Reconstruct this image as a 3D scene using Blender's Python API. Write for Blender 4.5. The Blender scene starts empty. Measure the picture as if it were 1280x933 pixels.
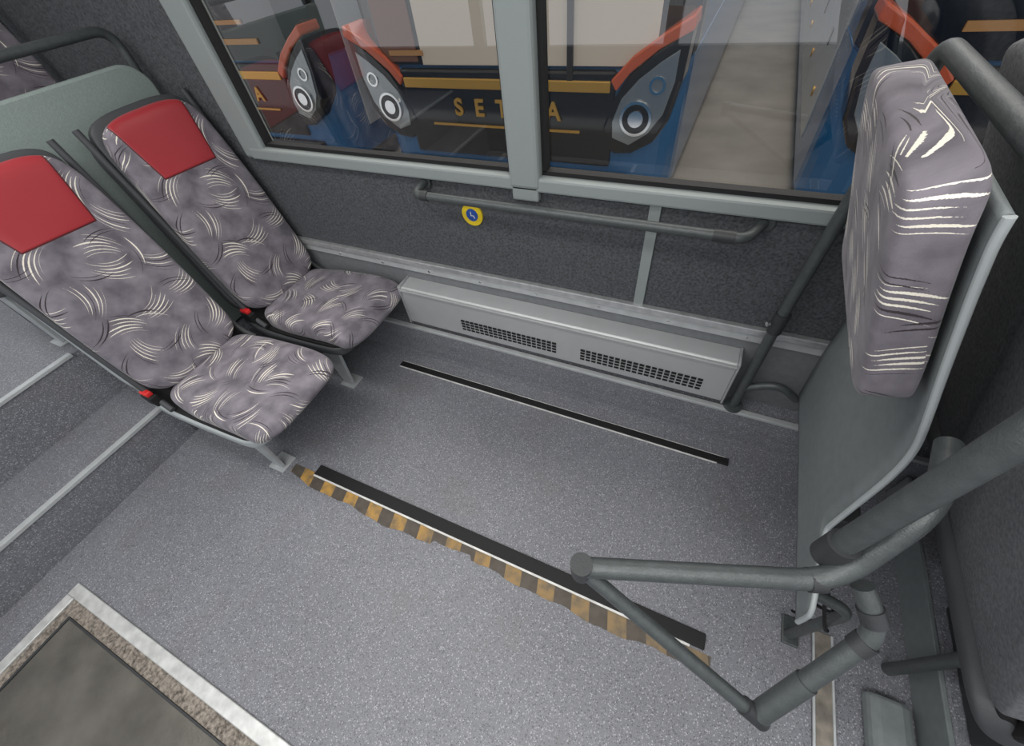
import bpy, math, random, bmesh
from mathutils import Vector, Matrix
random.seed(4)
SC=bpy.context.scene
COL=SC.collection

# ------------------------------------------------------------------ materials
def newmat(n):
    m=bpy.data.materials.new(n);m.use_nodes=True
    nt=m.node_tree;b=nt.nodes['Principled BSDF'];return m,nt,b
def plain(n,col,rough=.5,metal=0,bump=0,bscale=200,var=.0,vscale=8,spec=.5):
    m,nt,b=newmat(n)
    b.inputs['Base Color'].default_value=(*col,1);b.inputs['Roughness'].default_value=rough;b.inputs['Metallic'].default_value=metal
    b.inputs['Specular IOR Level'].default_value=spec
    tc=nt.nodes.new('ShaderNodeTexCoord')
    if var>0:
        nz=nt.nodes.new('ShaderNodeTexNoise');nz.inputs['Scale'].default_value=vscale;nz.inputs['Detail'].default_value=5
        nt.links.new(tc.outputs['Object'],nz.inputs['Vector'])
        r=nt.nodes.new('ShaderNodeValToRGB')
        r.color_ramp.elements[0].position=.3;r.color_ramp.elements[1].position=.7
        r.color_ramp.elements[0].color=(*[c*(1-var) for c in col],1);r.color_ramp.elements[1].color=(*[min(1,c*(1+var)) for c in col],1)
        nt.links.new(nz.outputs[0],r.inputs[0]);nt.links.new(r.outputs[0],b.inputs['Base Color'])
    if bump>0:
        n2=nt.nodes.new('ShaderNodeTexNoise');n2.inputs['Scale'].default_value=bscale
        nt.links.new(tc.outputs['Object'],n2.inputs['Vector'])
        bp=nt.nodes.new('ShaderNodeBump');bp.inputs['Strength'].default_value=bump;bp.inputs['Distance'].default_value=.002
        nt.links.new(n2.outputs[0],bp.inputs['Height']);nt.links.new(bp.outputs[0],b.inputs['Normal'])
    return m
class NB:
    def __init__(s,nt): s.nt=nt
    def lk(s,v,i):
        if isinstance(v,(int,float)): i.default_value=v
        else: s.nt.links.new(v,i)
    def m(s,op,a,b=0,c=None):
        n=s.nt.nodes.new('ShaderNodeMath');n.operation=op
        s.lk(a,n.inputs[0]);s.lk(b,n.inputs[1])
        if c is not None:s.lk(c,n.inputs[2])
        return n.outputs[0]
    def mix(s,f,a,b):
        n=s.nt.nodes.new('ShaderNodeMix');n.data_type='RGBA'
        s.lk(f,n.inputs[0])
        for v,i in((a,n.inputs[6]),(b,n.inputs[7])):
            if isinstance(v,tuple): i.default_value=(*v,1)
            else: s.nt.links.new(v,i)
        return n.outputs[2]

def fabric(name,headrest=None,K=4.4,tw=5,scales=(7.0,6.6),L=.056,dk=1.0,pitch=.0125,spin=6.283,rot0=0,thk=1.0):
    m,nt,b=newmat(name);N=NB(nt)
    uv=nt.nodes.new('ShaderNodeUVMap');uv.uv_map='UVMap'
    def noi(s,d):
        nz=nt.nodes.new('ShaderNodeTexNoise');nz.inputs['Scale'].default_value=s;nz.inputs['Detail'].default_value=d
        nt.links.new(uv.outputs[0],nz.inputs['Vector']);return nz.outputs[0]
    f=N.m('MULTIPLY_ADD',noi(13,7),2.6,-.8)
    f=N.m('MINIMUM',N.m('MAXIMUM',f,0),1)
    n3=noi(420,2)
    col=N.mix(f,(.108*dk,.097*dk,.118*dk),(.262*dk,.240*dk,.275*dk))
    f3=N.m('MULTIPLY_ADD',n3,.9,-.2)
    col=N.mix(N.m('MULTIPLY',f3,.35),col,(.05,.04,.055))
    for layer,(sc,off,pal) in enumerate([(scales[0],(0,0),0),(scales[1],(.37,.61),1)]):
        mp=nt.nodes.new('ShaderNodeVectorMath');mp.operation='ADD';nt.links.new(uv.outputs[0],mp.inputs[0]);mp.inputs[1].default_value=(off[0],off[1],0)
        vo=nt.nodes.new('ShaderNodeTexVoronoi');vo.voronoi_dimensions='2D';vo.inputs['Scale'].default_value=sc;vo.inputs['Randomness'].default_value=.5
        nt.links.new(mp.outputs[0],vo.inputs['Vector'])
        sb=nt.nodes.new('ShaderNodeVectorMath');sb.operation='SUBTRACT';nt.links.new(mp.outputs[0],sb.inputs[0]);nt.links.new(vo.outputs['Position'],sb.inputs[1])
        sx=nt.nodes.new('ShaderNodeSeparateXYZ');nt.links.new(sb.outputs[0],sx.inputs[0])
        sr=nt.nodes.new('ShaderNodeSeparateColor');nt.links.new(vo.outputs['Color'],sr.inputs[0])
        a=N.m('MULTIPLY_ADD',sr.outputs[0],spin,rot0)
        ca=N.m('COSINE',a);sa=N.m('SINE',a);x,y=sx.outputs[0],sx.outputs[1]
        u=N.m('ADD',N.m('MULTIPLY',x,ca),N.m('MULTIPLY',y,sa))
        v=N.m('SUBTRACT',N.m('MULTIPLY',y,ca),N.m('MULTIPLY',x,sa))
        vp=N.m('ADD',v,N.m('MULTIPLY',N.m('MULTIPLY',u,u),K))
        vp=N.m('MULTIPLY',vp,N.m('MULTIPLY_ADD',u,tw,1))
        q=N.m('DIVIDE',vp,pitch)
        idx=N.m('FLOOR',q);fr=N.m('ABSOLUTE',N.m('SUBTRACT',N.m('FRACT',q),.5))
        wn=nt.nodes.new('ShaderNodeTexWhiteNoise');wn.noise_dimensions='2D'
        cb=nt.nodes.new('ShaderNodeCombineXYZ');nt.links.new(idx,cb.inputs[0]);nt.links.new(sr.outputs[1],cb.inputs[1]);nt.links.new(cb.outputs[0],wn.inputs['Vector'])
        us=N.m('ADD',u,N.m('MULTIPLY_ADD',wn.outputs[0],.04,-.02))
        tp=N.m('SUBTRACT',1,N.m('POWER',N.m('ABSOLUTE',N.m('DIVIDE',us,L)),2.2))
        th=N.m('MULTIPLY',tp,N.m('MULTIPLY_ADD',wn.outputs[0],.11*thk,.085*thk))
        edge=N.m('MULTIPLY_ADD',n3,.24,-.12)
        mask=N.m('LESS_THAN',N.m('ADD',fr,edge),th)
        mask=N.m('MULTIPLY',mask,N.m('LESS_THAN',N.m('ABSOLUTE',vp),pitch*2.48 if pal==0 else pitch))
        sp=nt.nodes.new('ShaderNodeSeparateColor');nt.links.new(wn.outputs[1],sp.inputs[0])
        dark=N.m('LESS_THAN',sp.outputs[1],.2 if pal==0 else .8)
        c=N.mix(dark,(.80,.76,.66),(.030,.022,.026))
        col=N.mix(mask,col,c)
    if headrest:
        v0,a0,k=headrest
        s2=nt.nodes.new('ShaderNodeSeparateXYZ');nt.links.new(uv.outputs[0],s2.inputs[0])
        U=N.m('ABSOLUTE',s2.outputs[0]);V=s2.outputs[1]
        lim=N.m('MULTIPLY_ADD',N.m('SUBTRACT',V,v0),k,a0)
        d1=N.m('SUBTRACT',lim,U);d2=N.m('SUBTRACT',V,N.m('SUBTRACT',v0,N.m('MULTIPLY',s2.outputs[0],.05)))
        d=N.m('MINIMUM',d1,d2)
        red=N.m('GREATER_THAN',d,0)
        seam=N.m('LESS_THAN',N.m('ABSOLUTE',d),.0025)
        col=N.mix(red,col,(.33,.020,.028));col=N.mix(seam,col,(.08,.01,.012))
        nt.links.new(N.m('MULTIPLY_ADD',red,-.48,.92),b.inputs['Roughness'])
        bh=N.m('SUBTRACT',N.m('MULTIPLY',N.m('MINIMUM',N.m('MAXIMUM',d,0),.006),200),N.m('MULTIPLY',n3,.1))
    else:
        b.inputs['Roughness'].default_value=.92
        bh=N.m('MULTIPLY',n3,.3)
    bp=nt.nodes.new('ShaderNodeBump');bp.inputs['Strength'].default_value=.35;bp.inputs['Distance'].default_value=.003
    nt.links.new(bh,bp.inputs['Height']);nt.links.new(bp.outputs[0],b.inputs['Normal'])
    nt.links.new(col,b.inputs['Base Color'])
    b.inputs['Sheen Weight'].default_value=.12
    return m

def vinyl():
    m,nt,b=newmat('speckled_vinyl');N=NB(nt)
    tc=nt.nodes.new('ShaderNodeTexCoord');o=tc.outputs['Object']
    def vor(s):
        v=nt.nodes.new('ShaderNodeTexVoronoi');v.inputs['Scale'].default_value=s;nt.links.new(o,v.inputs['Vector']);return v
    def noi(s,d=4):
        v=nt.nodes.new('ShaderNodeTexNoise');v.inputs['Scale'].default_value=s;v.inputs['Detail'].default_value=d;nt.links.new(o,v.inputs['Vector']);return v.outputs[0]
    base=N.mix(N.m('MULTIPLY_ADD',noi(1.7,6),2.2,-.6),(.148,.153,.172),(.198,.205,.230))
    c=base
    for s,la,da in((200,.65,.6),(340,.45,.5)):
        v1=vor(s);s1=nt.nodes.new('ShaderNodeSeparateColor');nt.links.new(v1.outputs['Color'],s1.inputs[0])
        light=N.m('MULTIPLY',N.m('GREATER_THAN',s1.outputs[0],.80),N.m('LESS_THAN',v1.outputs['Distance'],.45))
        dark=N.m('MULTIPLY',N.m('LESS_THAN',s1.outputs[1],.2),N.m('LESS_THAN',v1.outputs['Distance'],.5))
        c=N.mix(N.m('MULTIPLY',light,la),c,(.46,.46,.50));c=N.mix(N.m('MULTIPLY',dark,da),c,(.045,.045,.055))
    d=N.m('MULTIPLY',N.m('MINIMUM',N.m('MAXIMUM',N.m('MULTIPLY_ADD',noi(3.5,8),4,-2.1),0),1),.35)
    c=N.mix(d,c,(.12,.105,.09))
    nt.links.new(c,b.inputs['Base Color']);b.inputs['Roughness'].default_value=.45;b.inputs['Specular IOR Level'].default_value=.45
    bp=nt.nodes.new('ShaderNodeBump');bp.inputs['Strength'].default_value=.15;bp.inputs['Distance'].default_value=.001
    nt.links.new(noi(500,1),bp.inputs['Height']);nt.links.new(bp.outputs[0],b.inputs['Normal'])
    return m
def hazard():
    m,nt,b=newmat('worn_hazard_tape');N=NB(nt)
    tc=nt.nodes.new('ShaderNodeTexCoord');s=nt.nodes.new('ShaderNodeSeparateXYZ');nt.links.new(tc.outputs['Object'],s.inputs[0])
    def noi(sc):
        nz=nt.nodes.new('ShaderNodeTexNoise');nz.inputs['Scale'].default_value=sc;nz.inputs['Detail'].default_value=6;nt.links.new(tc.outputs['Object'],nz.inputs['Vector']);return nz.outputs[0]
    q=N.m('FRACT',N.m('DIVIDE',N.m('ADD',s.outputs[0],N.m('MULTIPLY',s.outputs[1],.25)),.135))
    st=N.m('LESS_THAN',q,.5)
    t=N.m('MINIMUM',N.m('MAXIMUM',N.m('MULTIPLY_ADD',s.outputs[0],.7,.85),0),1)
    yel=N.mix(t,(.44,.25,.055),(.22,.155,.08))
    c=N.mix(st,(.065,.053,.042),yel)
    c=N.mix(N.m('MINIMUM',N.m('MAXIMUM',N.m('MULTIPLY_ADD',noi(25),2.6,-1.0),0),1),c,(.10,.085,.068))
    nt.links.new(c,b.inputs['Base Color']);b.inputs['Roughness'].default_value=.6
    return m
def glassmat(name,tint):
    m,nt,b=newmat(name);nt.nodes.remove(b)
    out=nt.nodes['Material Output']
    t=nt.nodes.new('ShaderNodeBsdfTransparent');t.inputs[0].default_value=(*tint,1)
    g=nt.nodes.new('ShaderNodeBsdfGlossy');g.inputs['Roughness'].default_value=.01
    lw=nt.nodes.new('ShaderNodeLayerWeight');lw.inputs[0].default_value=.5;N=NB(nt)
    f=N.m('MULTIPLY_ADD',N.m('POWER',lw.outputs['Facing'],4),.8,.16)
    mx=nt.nodes.new('ShaderNodeMixShader');nt.links.new(f,mx.inputs[0])
    nt.links.new(t.outputs[0],mx.inputs[1]);nt.links.new(g.outputs[0],mx.inputs[2]);nt.links.new(mx.outputs[0],out.inputs[0]);return m

M={}
M['fabric']=fabric('patterned_velour');M['fabric_back']=fabric('patterned_velour_headrest',(.655,.125,.22))
M['fabric_pad']=fabric('patterned_velour_pad',None,K=2.2,tw=2,scales=(9.0,8.0),L=.042,dk=.88,pitch=.011,spin=1.1,rot0=-.2,thk=1.15)
M['vinyl']=vinyl();M['hazard']=hazard()
M['carpet']=plain('dark_grey_felt',(.066,.071,.078),.95,bump=.6,bscale=300,var=.45,vscale=120)
M['trim']=plain('greygreen_painted_frame',(.24,.27,.27),.45,bump=.1,bscale=250)
M['alu']=plain('brushed_aluminium',(.60,.61,.62),.35,.7,var=.12,vscale=30)
M['alulight']=plain('light_grey_paint',(.45,.47,.48),.4,.2,var=.08,vscale=20)
M['frame']=plain('scuffed_aluminium_frame',(.62,.63,.62),.4,.4,bump=.2,bscale=60,var=.18,vscale=25)
M['heater']=plain('silver_paint',(.46,.47,.48),.42,.35,var=.05,vscale=5)
M['black']=plain('black_rubber',(.012,.012,.013),.6,bump=.3,bscale=400,spec=.3)
M['darkpl']=plain('dark_plastic',(.03,.032,.035),.5,bump=.2,bscale=300)
M['tube']=plain('textured_grey_tube',(.070,.079,.081),.38,.2,bump=.35,bscale=350,var=.12,vscale=60)
M['shell']=plain('greygreen_shell',(.165,.185,.19),.5,bump=.25,bscale=350,var=.08,vscale=40)
M['panel']=plain('greygreen_panel',(.27,.325,.31),.5,bump=.3,bscale=300,var=.08,vscale=150)
M['rim']=plain('light_grey_rim',(.36,.39,.40),.45,bump=.1,bscale=300)
M['shelld']=plain('dark_grey_shell',(.05,.053,.058),.6,bump=.25,bscale=300)
M['backfelt']=plain('grey_back_felt',(.14,.145,.155),.9,bump=.5,bscale=260,var=.3,vscale=120)
M['lwall']=plain('lower_wall_grey',(.16,.17,.18),.6,var=.1,vscale=40)
M['dirty']=plain('dirty_floor_track',(.19,.17,.145),.6,.1,bump=.3,bscale=120,var=.45,vscale=20)
M['white']=plain('white_strip',(.66,.66,.64),.5,var=.2,vscale=25)
M['yellow']=plain('yellow_sticker',(.75,.55,.02),.4);M['blue']=plain('blue_sticker',(.02,.08,.35),.4);M['redpl']=plain('red_plastic',(.6,.02,.02),.35)
M['mat']=plain('worn_ramp_plate',(.135,.127,.112),.36,.4,bump=.5,bscale=90,var=.4,vscale=5)
M['grit']=plain('gritty_channel',(.20,.175,.15),.95,bump=1,bscale=150,var=.7,vscale=90)
M['ceil']=plain('ceiling_white',(.6,.6,.58),.7)
M['glass']=glassmat('window_glass',(.80,.80,.78))
M['conc']=plain('hall_concrete',(.33,.29,.24),.5,var=.25,vscale=1.5)
M['cblue']=plain('coach_blue',(.02,.13,.30),.15,var=.1,vscale=3);M['cblack']=plain('coach_black',(.010,.009,.010),.08);M['gold']=plain('coach_gold',(.60,.33,.06),.3,.4)
M['orange']=plain('coach_orange_red',(.55,.10,.04),.2);M['cwhite']=plain('coach_white',(.62,.61,.57),.25);M['beige']=plain('beige_glare',(.66,.56,.45),.8)  # beige: bright windscreen reflection put into a flat colour
M['chrome']=plain('chrome',(.8,.8,.8),.12,1);M['lens']=plain('headlamp_lens',(.30,.32,.33),.1,.5)
M['brown']=plain('brown_leather',(.16,.06,.03),.5);M['wood']=plain('orange_wood',(.45,.22,.07),.5)

# ------------------------------------------------------------------ helpers
def link(o,parent=None):
    COL.objects.link(o)
    if parent: o.parent=parent
    return o
def empty(n,loc=(0,0,0)):
    e=bpy.data.objects.new(n,None);e.empty_display_size=.1;e.location=loc;COL.objects.link(e);return e
def mesh(n,vs,fs,mat,parent=None,smooth=False,uv=None):
    me=bpy.data.meshes.new(n);me.from_pydata([tuple(v) for v in vs],[],fs);me.update()
    if isinstance(mat,str):mat=[mat]
    for k in mat: me.materials.append(M[k])
    if smooth: me.polygons.foreach_set('use_smooth',[True]*len(me.polygons))
    if uv:
        l=me.uv_layers.new(name='UVMap')
        for lo in me.loops: l.data[lo.index].uv=uv[lo.vertex_index]
    o=bpy.data.objects.new(n,me);return link(o,parent)
def recalc(o):
    bm=bmesh.new();bm.from_mesh(o.data);bmesh.ops.recalc_face_normals(bm,faces=bm.faces);bm.to_mesh(o.data);bm.free()
def bev(o,w=.004,s=2):
    b=o.modifiers.new('b','BEVEL');b.width=w;b.segments=s;b.limit_method='ANGLE';return o
def boxes(n,lst,mat,parent=None,bv=0):
    vs=[];fs=[]
    for (x0,y0,z0),(x1,y1,z1) in lst:
        k=len(vs)
        vs+=[(x0,y0,z0),(x1,y0,z0),(x1,y1,z0),(x0,y1,z0),(x0,y0,z1),(x1,y0,z1),(x1,y1,z1),(x0,y1,z1)]
        fs+=[tuple(k+i for i in f) for f in [(3,2,1,0),(4,5,6,7),(0,1,5,4),(1,2,6,5),(2,3,7,6),(3,0,4,7)]]
    o=mesh(n,vs,fs,mat,parent)
    if bv: bev(o,bv)
    return o
def box(n,a,b,mat,parent=None,bv=.003): return boxes(n,[(a,b)],mat,parent,bv)
def prism(n,pts,axis,a,b,mat,parent=None,bv=.003):
    def mk(p,t):
        l=list(p);l.insert(axis,t);return tuple(l)
    k=len(pts);vs=[mk(p,a) for p in pts]+[mk(p,b) for p in pts]
    fs=[tuple(range(k)),tuple(range(2*k-1,k-1,-1))]+[(i,(i+1)%k+0,(i+1)%k+k,i+k)[::-1] for i in range(k)]
    o=mesh(n,vs,fs,mat,parent);recalc(o)
    if bv: bev(o,bv)
    return o
def fillet(pts,r,seg=8):
    pts=[Vector(p) for p in pts];out=[pts[0]]
    for i in range(1,len(pts)-1):
        p=pts[i];a=(pts[i-1]-p);b=(pts[i+1]-p)
        rr=min(r,a.length*.49,b.length*.49);A=p+a.normalized()*rr;B=p+b.normalized()*rr
        for k in range(seg+1):
            t=k/seg;out.append((1-t)**2*A+2*t*(1-t)*p+t*t*B)
    out.append(pts[-1]);return out
def tube(n,pts,r,mat,parent=None,fr=.05,seg=20):
    P=fillet(pts,fr) if len(pts)>2 else [Vector(p) for p in pts]
    vs=[];fs=[];up=None
    for i,p in enumerate(P):
        t=(P[min(i+1,len(P)-1)]-P[max(i-1,0)]).normalized()
        if up is None: up=t.orthogonal().normalized()
        up=(up-t*up.dot(t)).normalized();sd=t.cross(up)
        for k in range(seg):
            a=2*math.pi*k/seg;vs.append(p+r*(math.cos(a)*up+math.sin(a)*sd))
    for i in range(len(P)-1):
        for k in range(seg):
            fs.append((i*seg+k,i*seg+(k+1)%seg,(i+1)*seg+(k+1)%seg,(i+1)*seg+k))
    fs.append(tuple(range(seg))[::-1]);fs.append(tuple((len(P)-1)*seg+k for k in range(seg)))
    o=mesh(n,vs,fs,mat,parent,smooth=True)
    o.modifiers.new('e','EDGE_SPLIT').split_angle=math.radians(50)
    bev(o,min(.003,r*.15))
    return o
def sgn(x): return 1 if x>=0 else -1
def sst(x):
    x=max(0,min(1,x));return x*x*(3-2*x)
def slab(n,path,w,th,mat,parent=None,y0=0,nv=60,mseg=64,ew=.28,pw=9,bolster=0,uvo=(0,0),front=1,kexp=3.0,cap=None):
    P=[Vector((a,b)) for a,b in path];dense=[]
    for i in range(len(P)-1):
        p0=P[max(i-1,0)];p1=P[i];p2=P[i+1];p3=P[min(i+2,len(P)-1)]
        for k in range(20):
            t=k/20;dense.append(.5*((2*p1)+(-p0+p2)*t+(2*p0-5*p1+4*p2-p3)*t*t+(-p0+3*p1-3*p2+p3)*t**3))
    dense.append(P[-1]);L=[0]
    for i in range(1,len(dense)):L.append(L[-1]+(dense[i]-dense[i-1]).length)
    T=L[-1]
    def at(s):
        s=max(0,min(T,s))
        for i in range(1,len(L)):
            if L[i]>=s:
                f=(s-L[i-1])/max(1e-9,L[i]-L[i-1]);return dense[i-1].lerp(dense[i],f),(dense[i]-dense[i-1]).normalized()
    def sect(W,H,kt,wv,vv=0):
        out=[]
        for k in range(mseg):
            a=2*math.pi*k/mseg
            yy=W*sgn(math.cos(a))*abs(math.cos(a))**ew; hh=H*sgn(math.sin(a))*abs(math.sin(a))**(ew*1.6)
            if hh*front>0 and bolster: hh+=front*(bolster*(abs(yy)/max(wv,.01))**2.5*kt - bolster*.3)
            if hh*front>0 and cap:
                v0,a0,kk,ex=cap
                d=min(vv*T-v0+.045,a0+kk*(vv*T-v0)-abs(yy)+.01)
                hh+=front*ex*sst(d/.03)*kt
            out.append((yy,hh))
        return out
    ref=sect(w(.5),th(.5)*.5,1,w(.5));U=[0]*mseg;q=mseg//4 if front>0 else 3*mseg//4
    for d in(1,-1):
        acc=0
        for j in range(1,mseg//2+1):
            i1=(q+d*j)%mseg;i0=(q+d*(j-1))%mseg
            acc+=math.hypot(ref[i1][0]-ref[i0][0],ref[i1][1]-ref[i0][1])
            if not(d==-1 and j==mseg//2): U[i1]=sgn(ref[(q+d*3)%mseg][0])*acc
    vs=[];uv=[];fs=[];vacc=0;prev=None
    for i in range(nv+1):
        v=.5-.5*math.cos(math.pi*i/nv);v=min(max(v,.0005),.9995)
        c,t=at(v*T);nrm=Vector((-t.y,t.x))
        e=abs(2*v-1);kw=(1-(e**pw))**(1/kexp);kt=(1-e**(pw*2))**.5
        W=w(v)*kw;H=th(v)*kt*.5
        pt=c+nrm*(H*front)
        if prev is not None: vacc+=(pt-prev).length
        prev=pt
        for k,(yy,hh) in enumerate(sect(W,H,kt,w(v),v)):
            vs.append((c.x+nrm.x*hh,y0+yy,c.y+nrm.y*hh));uv.append((U[k]*kw+uvo[0],vacc+uvo[1]))
    for i in range(nv):
        for k in range(mseg):
            fs.append((i*mseg+k,(i+1)*mseg+k,(i+1)*mseg+(k+1)%mseg,i*mseg+(k+1)%mseg))
    fs.append(tuple(range(mseg)));fs.append(tuple(nv*mseg+k for k in range(mseg))[::-1])
    o=mesh(n,vs,fs,mat,parent,smooth=True,uv=uv);recalc(o)
    return o
def disc(n,c,r,axis,h,mat,parent,seg=28,rin=0):
    vs=[];fs=[]
    c=Vector(c);ax=Vector(axis).normalized();u=ax.orthogonal().normalized();w=ax.cross(u)
    rings=[(r,0),(r,h)]+([(rin,h),(rin,0)] if rin else [])
    for R_,H_ in rings:
        for k in range(seg):
            a=2*math.pi*k/seg;vs.append(c+ax*H_+R_*(math.cos(a)*u+math.sin(a)*w))
    nr=len(rings)
    for j in range(nr if rin else nr-1):
        for k in range(seg):
            j2=(j+1)%nr;fs.append((j*seg+k,j*seg+(k+1)%seg,j2*seg+(k+1)%seg,j2*seg+k))
    if not rin: fs+= [tuple(range(seg))[::-1],tuple(seg+k for k in range(seg))]
    return mesh(n,vs,fs,mat,parent)

# ------------------------------------------------------------------ room shell
XL,XR=-4.6,3.4
box('floor',(-2.18,-1.25,-.06),(XR,1.30,0),'vinyl',bv=0)
st=empty('rear_steps')
box('step_lower',(-2.5,-1.25,-.06),(-2.181,.30,.235),'vinyl',st,0)
box('step_upper',(XL,-1.25,-.06),(-2.501,1.29,.515),'vinyl',st,0)
box('step_return',(-2.5,.301,-.06),(-2.19,1.29,.235),'vinyl',st,0)
box('nosing_lower',(-2.20,-1.25,.225),(-2.172,.28,.243),'alulight',st,.002)
box('nosing_upper',(-2.52,-1.25,.507),(-2.492,.28,.523),'alulight',st,.002)
w=empty('wall_window_side')
box('lower_skin',(XL,1.30,0),(XR,1.36,.60),'lwall',w,0)
box('felt_lining',(XL,1.302,.60),(XR,1.36,1.02),'carpet',w,0)
box('upper_skin',(XL,1.30,1.95),(XR,1.36,2.35),'ceil',w,0)
box('pillar_rear',(XL,1.295,1.02),(-2.0,1.36,1.95),'carpet',w,0)
box('pillar_cover',(-2.0,1.275,1.02),(-1.865,1.36,1.95),'trim',w,.012)
box('pillar_mid',(-.645,1.262,1.03),(-.535,1.36,1.95),'trim',w,.012)
box('pillar_mid_foot',(-.64,1.268,.985),(-.54,1.30,1.04),'trim',w,.006)
box('sill_frame',(-1.95,1.268,1.02),(XR,1.36,1.068),'trim',w,.008)
box('head_frame',(-1.95,1.268,1.92),(XR,1.36,1.97),'trim',w,.008)
box('pillar_right',(1.55,1.262,1.03),(1.66,1.36,1.95),'trim',w,.012)
box('felt_seam_strip',(-.165,1.292,.60),(-.128,1.304,1.02),'trim',w,.002)
tr=empty('trim_1')
box('rail_upper',(-2.1,1.278,.575),(XR,1.302,.605),'alu',tr,.004)
box('rail_lower',(-2.1,1.288,.535),(XR,1.302,.573),'alulight',tr,.003)
for i in range(12):
    disc('screw_%d'%i,(-1.7+i*.28,1.2885,.553),.006,(0,-1,0),.003,'chrome',tr,12)
prism('baseboard_window_side',[(1.19,0),(1.196,.03),(1.205,.2),(1.30,.205),(1.30,0)],0,-2.1,XR,'vinyl',None,0)
box('trim_2',(-1.56,1.198,.205),(XR,1.222,.222),'alulight',None,.003)
for i,(a,b) in enumerate([(-1.865,-.645),(-.535,1.55)]):
    e=empty('window_%d'%(i+1))
    mesh('pane',[(a,1.325,1.07),(b,1.325,1.07),(b,1.325,1.92),(a,1.325,1.92)],[(0,1,2,3)],'glass',e)
    boxes('rubber_seal',[((a,1.30,1.066),(b,1.335,1.082)),((a,1.30,1.08),(a+.016,1.335,1.92)),((b-.016,1.30,1.08),(b,1.335,1.92))],'black',e)
box('exterior_skirt',(XL,1.37,-.3),(XR,1.375,1.0),'cblue',None,0)
w2=empty('wall_door_side')
box('lower_skin',(XL,-1.31,0),(XR,-1.25,.85),'lwall',w2,0)
box('upper_skin',(XL,-1.31,1.95),(XR,-1.25,2.35),'ceil',w2,0)
for x in(-4.0,-2.2,-.6,1,2.6): box('post',(x,-1.31,.85),(x+.1,-1.25,1.95),'trim',w2,0)
box('ceiling',(XL,-1.31,2.35),(XR,1.36,2.40),'ceil',None,0)

# ------------------------------------------------------------------ heater
h=empty('heater')
prism('casing',[(1.30,.485),(1.222,.478),(1.212,.468),(1.205,.262),(1.215,.252),(1.30,.25)],0,-1.29,.262,'heater',h,.004)
box('end_cap',(.262,1.202,.248),(.27,1.30,.49),'alu',h,.002)
box('end_cap_b',(-1.298,1.202,.248),(-1.29,1.30,.49),'alu',h,.002)
box('front_lip',(-1.29,1.200,.462),(.262,1.214,.474),'heater',h,.003)
sl=[]
for (a,b) in[(-.96,-.455),(-.345,.175)]:
    nn=20;dx=(b-a)/nn
    for i in range(nn):
        for j in range(4):
            z=.298+j*.018;sl.append(((a+i*dx,1.2035,z),(a+i*dx+dx*.76,1.213,z+.009)))
boxes('vent_slots',sl,'black',h)

# ------------------------------------------------------------------ wall grab rail
g=empty('wall_grab_rail')
tube('bar',[(-1.03,1.285,1.0),(-1.03,1.215,.985),(.13,1.215,.985),(.165,1.285,1.0)],.016,'tube',g,.03)
disc('flange_left',(-1.03,1.30,1.0),.028,(0,-1,0),.012,'tube',g)
disc('flange_right',(.168,1.30,1.0),.028,(0,-1,0),.012,'tube',g)
tube('joint_sleeve',[(.04,1.215,.985),(.10,1.215,.985)],.019,'darkpl',g)
tube('joint_sleeve_b',[(-1.0,1.215,.985),(-.97,1.215,.985)],.019,'darkpl',g)
s=empty('stop_button')
disc('yellow_ring',(-.84,1.301,.885),.046,(0,-1,0),.008,'yellow',s,36,.026)
disc('blue_button',(-.84,1.301,.885),.026,(0,-1,0),.010,'blue',s)
mesh('wheelchair_symbol',[(-.846,1.2905,.899),(-.842,1.2905,.899),(-.842,1.2905,.885),(-.832,1.2905,.885),(-.826,1.2905,.873),(-.830,1.2905,.872),(-.835,1.2905,.881),(-.846,1.2905,.881)],[tuple(range(8))],'white',s)

# ------------------------------------------------------------------ floor strips, ramp
for i,(ya,yb) in enumerate([(1.072,1.106),(.345,.395)]):
    e=empty('floor_edge_strip')
    box('rubber_insert',(-1.37,ya,0),(.375,yb,.012),'black',e,.003)
    if i==0: box('white_edge',(-1.37,yb,0),(.36,yb+.005,.008),'white',e,.001)
    box('white_edge_b',(-1.37,ya-(.008 if i else .004),0),(.33,ya,.008),'white',e,.001)
top=[];bot=[];n=160
f1=[random.uniform(0,6) for _ in range(5)]
for i in range(n+1):
    x=-1.50+1.90*i/n
    wv=.054+.007*math.sin(x*7+f1[0])+.005*math.sin(x*19+f1[1])+.003*math.sin(x*43+f1[2])+random.uniform(-.0015,.0015)
    if -.68<x<-.5: wv*=.62
    if x<-1.40: wv*=max(.35,1-(-1.40-x)*6)
    yt=.337 if x>-1.37 else .355
    top.append((x,yt,.0016));bot.append((x,.337-wv,.0016))
mesh('hazard_tape',top+bot,[(i+n+1,i+n+2,i+1,i) for i in range(n)],'hazard')
r=empty('ramp_hatch')
box('ramp_plate',(-1.885,-1.15,.0),(-.72,-.53,.006),'mat',r,.001)
boxes('frame',[((-1.99,-1.2,0),(-1.945,-.4755,.012)),((-1.99,-.475,0),(-.66,-.43,.012)),((-.69,-1.2,0),(-.66,-.4755,.012))],'frame',r,.003)
boxes('gritty_channel',[((-1.944,-1.2,0),(-1.897,-.4755,.004)),((-1.896,-.522,0),(-.691,-.4755,.0042))],'grit',r)
boxes('inner_lip',[((-1.896,-1.15,.0),(-1.886,-.523,.010)),((-1.885,-.529,0),(-.72,-.5225,.010))],'darkpl',r,.001)

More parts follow.
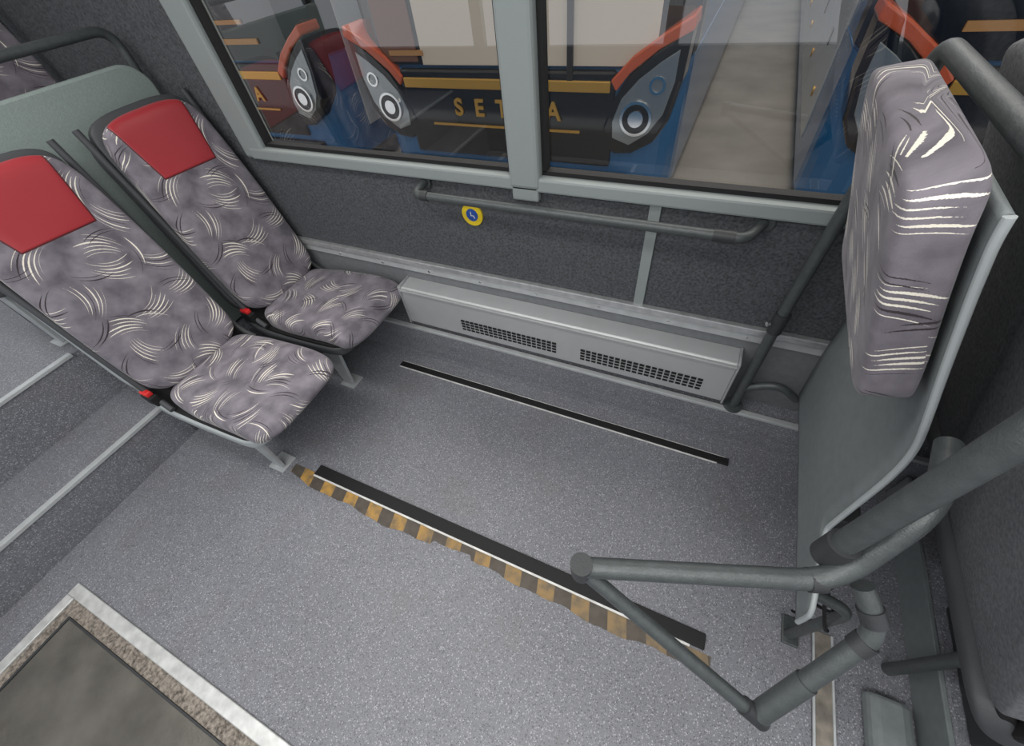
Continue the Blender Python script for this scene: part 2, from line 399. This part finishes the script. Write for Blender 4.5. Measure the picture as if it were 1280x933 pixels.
# ------------------------------------------------------------------ seats
def seat(dx=0,yc=.5,dz=0,lean=0,leg=True,aisle=False,uvo=(0,0),rear=False):
    e=empty('passenger_seat',(dx-1.6,yc,dz))
    def S(pts): return [(x+1.6,z) for x,z in pts]
    k=math.tan(math.radians(lean))
    bp=[(-1.915,.44),(-1.955,.56),(-1.995,.72),(-2.035,.90),(-2.085,1.10),(-2.135,1.29)]
    bp=[(x-(z-.44)*k,z) for x,z in bp]
    slab('backrest',S(bp),lambda v:.222-.022*v+.012*math.sin(v*3.14),lambda v:.085-.02*v,'fabric_back',e,pw=12,bolster=.010,front=-1,cap=(.655,.125,.22,.007),nv=90,mseg=96)
    sp=[(x-.045,z+(.012 if i==5 else 0)) for i,(x,z) in enumerate(bp)]
    slab('back_liner',S(sp),lambda v:.232-.02*v,lambda v:.05,'shelld',e,pw=16,ew=.2)
    sp=[(x-.080,z-(.03 if i==5 else 0)) for i,(x,z) in enumerate(bp)]
    slab('back_shell',S(sp),lambda v:.246-.02*v,lambda v:.055,'backfelt' if rear else('rim' if aisle else 'shelld'),e,pw=16,ew=.2)
    cp=[(-1.93,.405),(-1.80,.412),(-1.62,.428),(-1.45,.438),(-1.36,.422),(-1.318,.385)]
    slab('cushion',S(cp),lambda v:.208+.018*min(1,v*3),lambda v:.115,'fabric',e,pw=14,ew=.30,uvo=(.31+uvo[0],.77+uvo[1]))
    up=[(-2.03,.46),(-1.95,.362),(-1.80,.338),(-1.6,.340),(-1.45,.350),(-1.385,.350)]
    slab('seat_liner',S([(x,z+.030) for x,z in up]),lambda v:.236-.012*v,lambda v:.03,'black',e,pw=16,ew=.2)
    slab('seat_pan',S(up),lambda v:.252-.02*v,lambda v:.065,'rim' if aisle else 'shelld',e,pw=16,ew=.25)
    for sy in(-1,1):
        tube('side_frame_%d'%(sy+2),[(x+1.6-.03,sy*.228,z) for x,z in bp[::-1]]+[(-1.87+1.6,sy*.235,.40)],.013,'shelld',e,.06,10)
    side=-1
    box('buckle',(-.375,side*.235-.014,.475),(-.325,side*.235+.012,.497),'redpl',e,.005)
    box('buckle_holder',(-.385,side*.235-.018,.42),(-.315,side*.235+.016,.476),'black',e,.006)
    if leg:
        prism('leg',[(-.18,.345),(.17,.345),(.10,.30),(.06,.008),(.0,.008),(-.03,.26)],1,-.19,-.172,'alulight',e,.003)
        box('leg_foot',(-.02,-.21,0),(.075,-.12,.008),'alulight',e,.002)
        box('cross_beam',(-.25,-.2,.29),(-.15,.2,.335),'darkpl',e,.004)
        box('rear_support',(-.32,-.16,.0),(-.27,.16,.33),'darkpl',e,.006)
    elif rear:
        box('pedestal',(-.14,-.18,-.07),(.08,.18,.345),'darkpl',e,.01)
    return e
seat(0,.50,aisle=True);seat(0,1.045,uvo=(.8,.4))
seat(-1.08,1.02,.515);seat(-1.08,.50,.515)
seat(2.74,.55,.20,lean=7,leg=False,rear=True);seat(2.76,1.04,.20,lean=7,leg=False,rear=True)

pt=empty('seat_partition')
pts=[]
for a in range(0,91,10):
    t=math.radians(a);pts.append((1.155+.10*math.sin(t),1.30+.10*math.cos(t)))
pts=[(.30,.25),(.30,1.385),(.31,1.40)]+pts+[(1.255,.25)]
prism('panel',pts,0,-2.335,-2.305,'panel',pt,.008)
tube('top_rail',[(-2.36,.30,1.30),(-2.36,.30,1.50),(-2.36,1.25,1.50),(-2.36,1.25,1.30)],.017,'tube',pt,.08)

# ------------------------------------------------------------------ wheelchair bay backrest
b=empty('bay_backrest')
prof=[(.49,.42),(.475,.62),(.465,.89),(.452,.99),(.425,1.07),(.390,1.17),(.350,1.29),(.317,1.39),(.297,1.455)]
def near(z):
    if z<.50: return .42
    if z<.62:
        t=(z-.50)/.12;t=t*t*(3-2*t);return .42+t*.18
    return .600+.015*max(0,min(1,(z-1.0)/.3))
vs=[];fs=[];nz=100;ny=14;zt=1.41
zs=[.42+(zt-.42)*i/nz for i in range(nz+1)]
def px(z):
    for i in range(1,len(prof)):
        if z<=prof[i][1]+1e-9:
            f=(z-prof[i-1][1])/(prof[i][1]-prof[i-1][1]);return prof[i-1][0]+(prof[i][0]-prof[i-1][0])*f
    return prof[-1][0]
def pxs(z): return sum(px(min(zt,max(.42,z+d))) for d in(-.04,-.02,0,.02,.04))/5
for z in zs:
    for j in range(ny+1):
        yn=near(z);ye=1.20-.10*max(0,min(1,(z-1.0)/.1));vs.append((pxs(z),yn+(ye-yn)*j/ny,z))
for i in range(nz):
    for j in range(ny): fs.append((i*(ny+1)+j,i*(ny+1)+j+1,(i+1)*(ny+1)+j+1,(i+1)*(ny+1)+j))
o=mesh('shell',vs,fs,'shell',b,smooth=True);sm=o.modifiers.new('s','SOLIDIFY');sm.thickness=.010;sm.offset=0
rimp=[(pxs(z),near(z)-.003,z) for z in zs[::2]]
tube('edge_rim',rimp,.0065,'rim',b,.01,8)
# dark hinge box and latch behind the lower shell
boxes('hinge_box',[((.50,.66,.44),(.58,1.14,.56)),((.50,.50,.44),(.54,.66,.50))],'darkpl',b,.006)
pp=[(.366,1.062),(.335,1.165),(.295,1.28),(.264,1.375),(.246,1.448)]
slab('pad',pp,lambda v:.252,lambda v:.082,'fabric_pad',b,y0=.860,pw=18,ew=.16,uvo=(.06,.11),kexp=3.5)
tube('main_tube',[(.315,1.225,.24),(.315,1.225,.80),(.34,1.245,1.43),(.378,.42,1.43),(.335,.375,1.35),(.33,.37,.95)],.018,'tube',b,.06)
tube('collar',[(.315,1.225,.66),(.3165,1.225,.74)],.023,'darkpl',b)
disc('bolt',(.29,1.21,.70),.008,(-1,-.5,0),.01,'chrome',b)
disc('base_flange',(.315,1.225,.222),.035,(0,0,1),.02,'tube',b)
tube('brace',[(.315,1.225,.35),(.42,1.22,.42),(.50,1.22,.36)],.015,'tube',b,.05)
tube('clamp',[(.33,.37,.94),(.33,.37,1.00)],.0235,'darkpl',b)
lr=empty('lift_up_barrier_rail')
A=Vector((-.033,.20,.93));B=Vector((.345,.335,.93));C=Vector((.41,.43,1.08));D=Vector((.33,.144,.665));E=Vector((.427,.30,.880))
tube('upper_arm',[A,B,C,(.44,.55,1.08)],.0175,'tube',lr,.06)
tube('lower_arm',[A-Vector((0,0,.02)),D],.0135,'tube',lr)
tube('rear_arm',[D+(E-D)*.02,E,(.385,.345,.93)],.0165,'tube',lr,.035)
tube('tip_joint',[A+Vector((-.004,-.0015,.018)),A-Vector((.002,0,.036))],.0195,'darkpl',lr)
tube('arm_joint',[A+(B-A)*.90,A+(B-A)*.96],.0195,'darkpl',lr)
tube('end_cap',[D-(A-D).normalized()*.018,D+(A-D).normalized()*.035],.0165,'darkpl',lr)
tube('sleeve',[E+(D-E)*.08,E+(D-E)*.16],.019,'darkpl',lr)
tube('sleeve_b',[E+(D-E)*.55,E+(D-E)*.97],.0195,'tube',lr)
disc('rail_bolt',E+(D-E)*.35+Vector((.0,-.012,-.014)),.007,(.1,-.6,-.6),.006,'chrome',lr,16)
tube('elbow_joint',[(.419,.309,.888),(.405,.324,.906)],.0195,'darkpl',lr)
br=empty('floor_bracket')
tube('post',[(.62,.50,0.01),(.62,.50,.40),(.50,.50,.44)],.015,'tube',br,.05)
boxes('plate',[((.60,.47,0),(.65,.56,.012))],'tube',br,.003)
tube('cable',[(.56,.52,.40),(.60,.46,.30),(.655,.50,.2),(.63,.58,.01)],.005,'black',br,.05,8)
tube('cable_b',[(.55,.56,.41),(.64,.52,.28),(.60,.60,.12),(.66,.60,.01)],.005,'black',br,.05,8)
pf=empty('seat_plinth')
box('plinth_box',(.97,-1.2,0),(XR,1.18,.13),'vinyl',pf,.01)
box('plinth_edge',(.955,-1.2,0),(.969,1.18,.135),'shell',pf,.003)
ft=empty('floor_track')
box('base',(.69,-1.2,0),(.75,.55,.006),'dirty',ft,.002)
boxes('rails',[((.69,-1.2,0),(.697,.55,.012)),((.743,-1.2,0),(.75,.55,.012))],'alulight',ft,.002)
cv=empty('rail_foot_cover')
prism('cover',[(.82,.0),(.82,.03),(.835,.05),(.90,.055),(.93,.045),(.94,.0)],1,.12,.43,'shell',cv,.012)
prism('cover_seam',[(.819,.0),(.819,.031),(.835,.052),(.90,.057),(.931,.046),(.941,.0)],1,.28,.286,'darkpl',cv,0)
tube('post',[(.90,.52,.0),(.90,.52,.62)],.017,'tube',cv)

# ------------------------------------------------------------------ outside hall and coaches
box('hall_ground',(-30,1.5,-.42),(30,40,-.38),'conc',None,0)
def coach(cx,Y,glare,white=False,strip=False):
    e=empty('parked_coach',(cx,Y,-.05));e.scale=(1.15,1.15,1.15)
    hw=1.27
    def plan(hw,rc,y0,y1):
        p=[]
        for a in range(0,91,15):
            t=math.radians(a);p.append((-hw+rc-rc*math.cos(t),y0+rc-rc*math.sin(t)))
        for a in range(90,-1,-15):
            t=math.radians(a);p.append((hw-rc+rc*math.cos(t),y0+rc-rc*math.sin(t)))
        return p+[(hw,y1),(-hw,y1)]
    prism('lower_body',plan(hw,.35,0,11),2,-.12,.72,'cblue',e,.01)
    prism('waist_band',plan(hw-.005,.34,.02,11),2,.72,1.0,'cblue',e,0)
    prism('upper_body',plan(hw-.01,.30,.10,11),2,1.0,2.9,'cblue',e,0)
    if white:
        lst=[((-hw-.012,.9+i*1.1,.02),(-hw+.02,.9+i*1.1+1.07,1.5)) for i in range(8)]
        boxes('luggage_flaps',lst,'cwhite',e,.006)
        boxes('flap_locks',[((-hw-.02,.9+i*1.1+.5,.5),(-hw,.9+i*1.1+.58,.6)) for i in range(8)],'cblack',e)
        for i in range(5): disc('side_marker_%d'%i,(-hw-.012,1.2+i*1.1,.25),.035,(-1,0,0),.01,'gold',e,16)
    if strip:
        box('door_panel',(hw-.02,.42,.10),(hw+.012,.95,1.9),'cwhite',e,.006)
    prism('windscreen',plan(hw+.004,.345,-.004,.5),2,.74,2.4,'cblack',e,0)
    if glare:
        box('windscreen_glare',(-.62,-.02,.74),(1.08,-.006,2.3),'beige',e,.004)  # beige panel painting the bright reflection on the windscreen
        box('wiper',(.52,-.04,.62),(.56,-.02,1.7),'black',e,.004)
        box('seat_back',(-.98,-.02,.76),(-.66,-.006,1.8),'brown',e,.004)
        boxes('dash_shelves',[((-.90,-.03,.80),(-.60,-.006,.83))],'wood',e)
    else:
        boxes('dash_shelves',[((-.9,-.02,.86),(.7,-.006,.90)),((-.9,-.02,1.0),(.6,-.006,1.03))],'wood',e)
    box('grille',(-.85,-.03,.12),(.85,.02,.72),'cblack',e,.02)
    box('gold_bar',(-.82,-.045,.60),(.82,-.02,.665),'gold',e,.006)
    box('gold_line',(-.62,-.045,.345),(.62,-.025,.360),'gold',e,.002)
    box('bumper',(-1.0,-.05,-.14),(1.0,.02,.08),'cblack',e,.03)
    cu=bpy.data.curves.new('lettering','FONT');cu.body='SETRA';cu.size=.16;cu.extrude=.006;cu.offset=.004;cu.space_character=2.3;cu.align_x='CENTER';cu.materials.append(M['gold'])
    t=bpy.data.objects.new('lettering',cu);link(t,e);t.location=(.04,-.04,.425);t.rotation_euler=(math.pi/2,0,0)
    for sx in(-1,1):
        def bez(pts): return [(sx*a,c-.03) for a,c in pts]
        pod=bez([(.80,.30),(.78,.42),(.84,.58),(.93,.72),(1.06,.84),(1.20,.93),(1.27,.96),(1.26,.70),(1.22,.48),(1.14,.34),(1.0,.26),(.88,.25)])
        prism('headlamp_pod_%d'%(sx+2),pod,1,-.035,.20,'cblack',e,.02)
        ln=bez([(.86,.36),(.85,.46),(.90,.60),(1.0,.71),(1.12,.80),(1.22,.86),(1.22,.70),(1.18,.52),(1.10,.40),(.98,.32)])
        prism('lamp_glass_%d'%(sx+2),ln,1,-.042,-.03,'lens',e,.004)
        prism('brow_%d'%(sx+2),bez([(.82,.70),(.95,.83),(1.12,.94),(1.27,1.02),(1.28,.95),(1.10,.86),(.94,.74),(.86,.64)]),1,-.05,.20,'orange',e,.012)
        disc('lamp_ring_%d'%(sx+2),(sx*1.01,-.04,.46),.105,(0,-1,0),.02,'chrome',e,28,.088)
        disc('lamp_lens_%d'%(sx+2),(sx*1.01,-.04,.46),.088,(0,-1,0),.012,'cblack',e)
        disc('lamp_bulb_%d'%(sx+2),(sx*1.01,-.052,.46),.05,(0,-1,0),.01,'chrome',e)
        disc('upper_lamp_%d'%(sx+2),(sx*1.12,-.04,.65),.05,(0,-1,0),.012,'chrome',e,24,.036)
    return e
coach(-1.83,3.6,True);coach(-5.38,3.7,False,strip=True);coach(2.10,3.75,False,True)
# ------------------------------------------------------------------ lights
wd=bpy.data.worlds.new('w');SC.world=wd;wd.use_nodes=True
bg=wd.node_tree.nodes['Background'];bg.inputs[0].default_value=(.92,.95,1,1);bg.inputs[1].default_value=1.02
def area(n,loc,rot,sx,sy,e,col=(1,1,1)):
    l=bpy.data.lights.new(n,'AREA');l.shape='RECTANGLE';l.size=sx;l.size_y=sy;l.energy=e;l.color=col
    o=bpy.data.objects.new(n,l);COL.objects.link(o);o.location=loc;o.rotation_euler=rot;return o
area('ceiling_fill',(-.6,.25,2.33),(0,0,0),4.5,.30,28,(1,.98,.95))  # this and the next: unseen overhead fill, added to light the interior
area('ceiling_fill',(-.3,-.75,2.33),(0,0,0),3.5,.35,46,(1,.985,.96))
area('hall_light',(-1,6,6),(math.radians(-15),0,0),10,6,900,(1,.94,.86))

# ------------------------------------------------------------------ camera
R=[[0.9085,0.40676,0.09573],[0.25682,-0.72422,0.63996],[-0.32964,0.55682,0.76242]]
right=Vector((R[0][0],R[0][1],-R[0][2]));upv=-Vector((R[1][0],R[1][1],-R[1][2]));back=-Vector((R[2][0],R[2][1],-R[2][2]))
right.normalize();back=(back-right*back.dot(right)).normalized();upv=back.cross(right)
cam=bpy.data.cameras.new('camera');co=bpy.data.objects.new('camera',cam);COL.objects.link(co)
mt=Matrix((right,upv,back)).transposed().to_4x4();mt.translation=(0,0,1.7);co.matrix_world=mt
cam.sensor_width=36;cam.lens=507.2/1280*36;cam.clip_start=.02
SC.camera=co
SC.view_settings.view_transform='Standard'
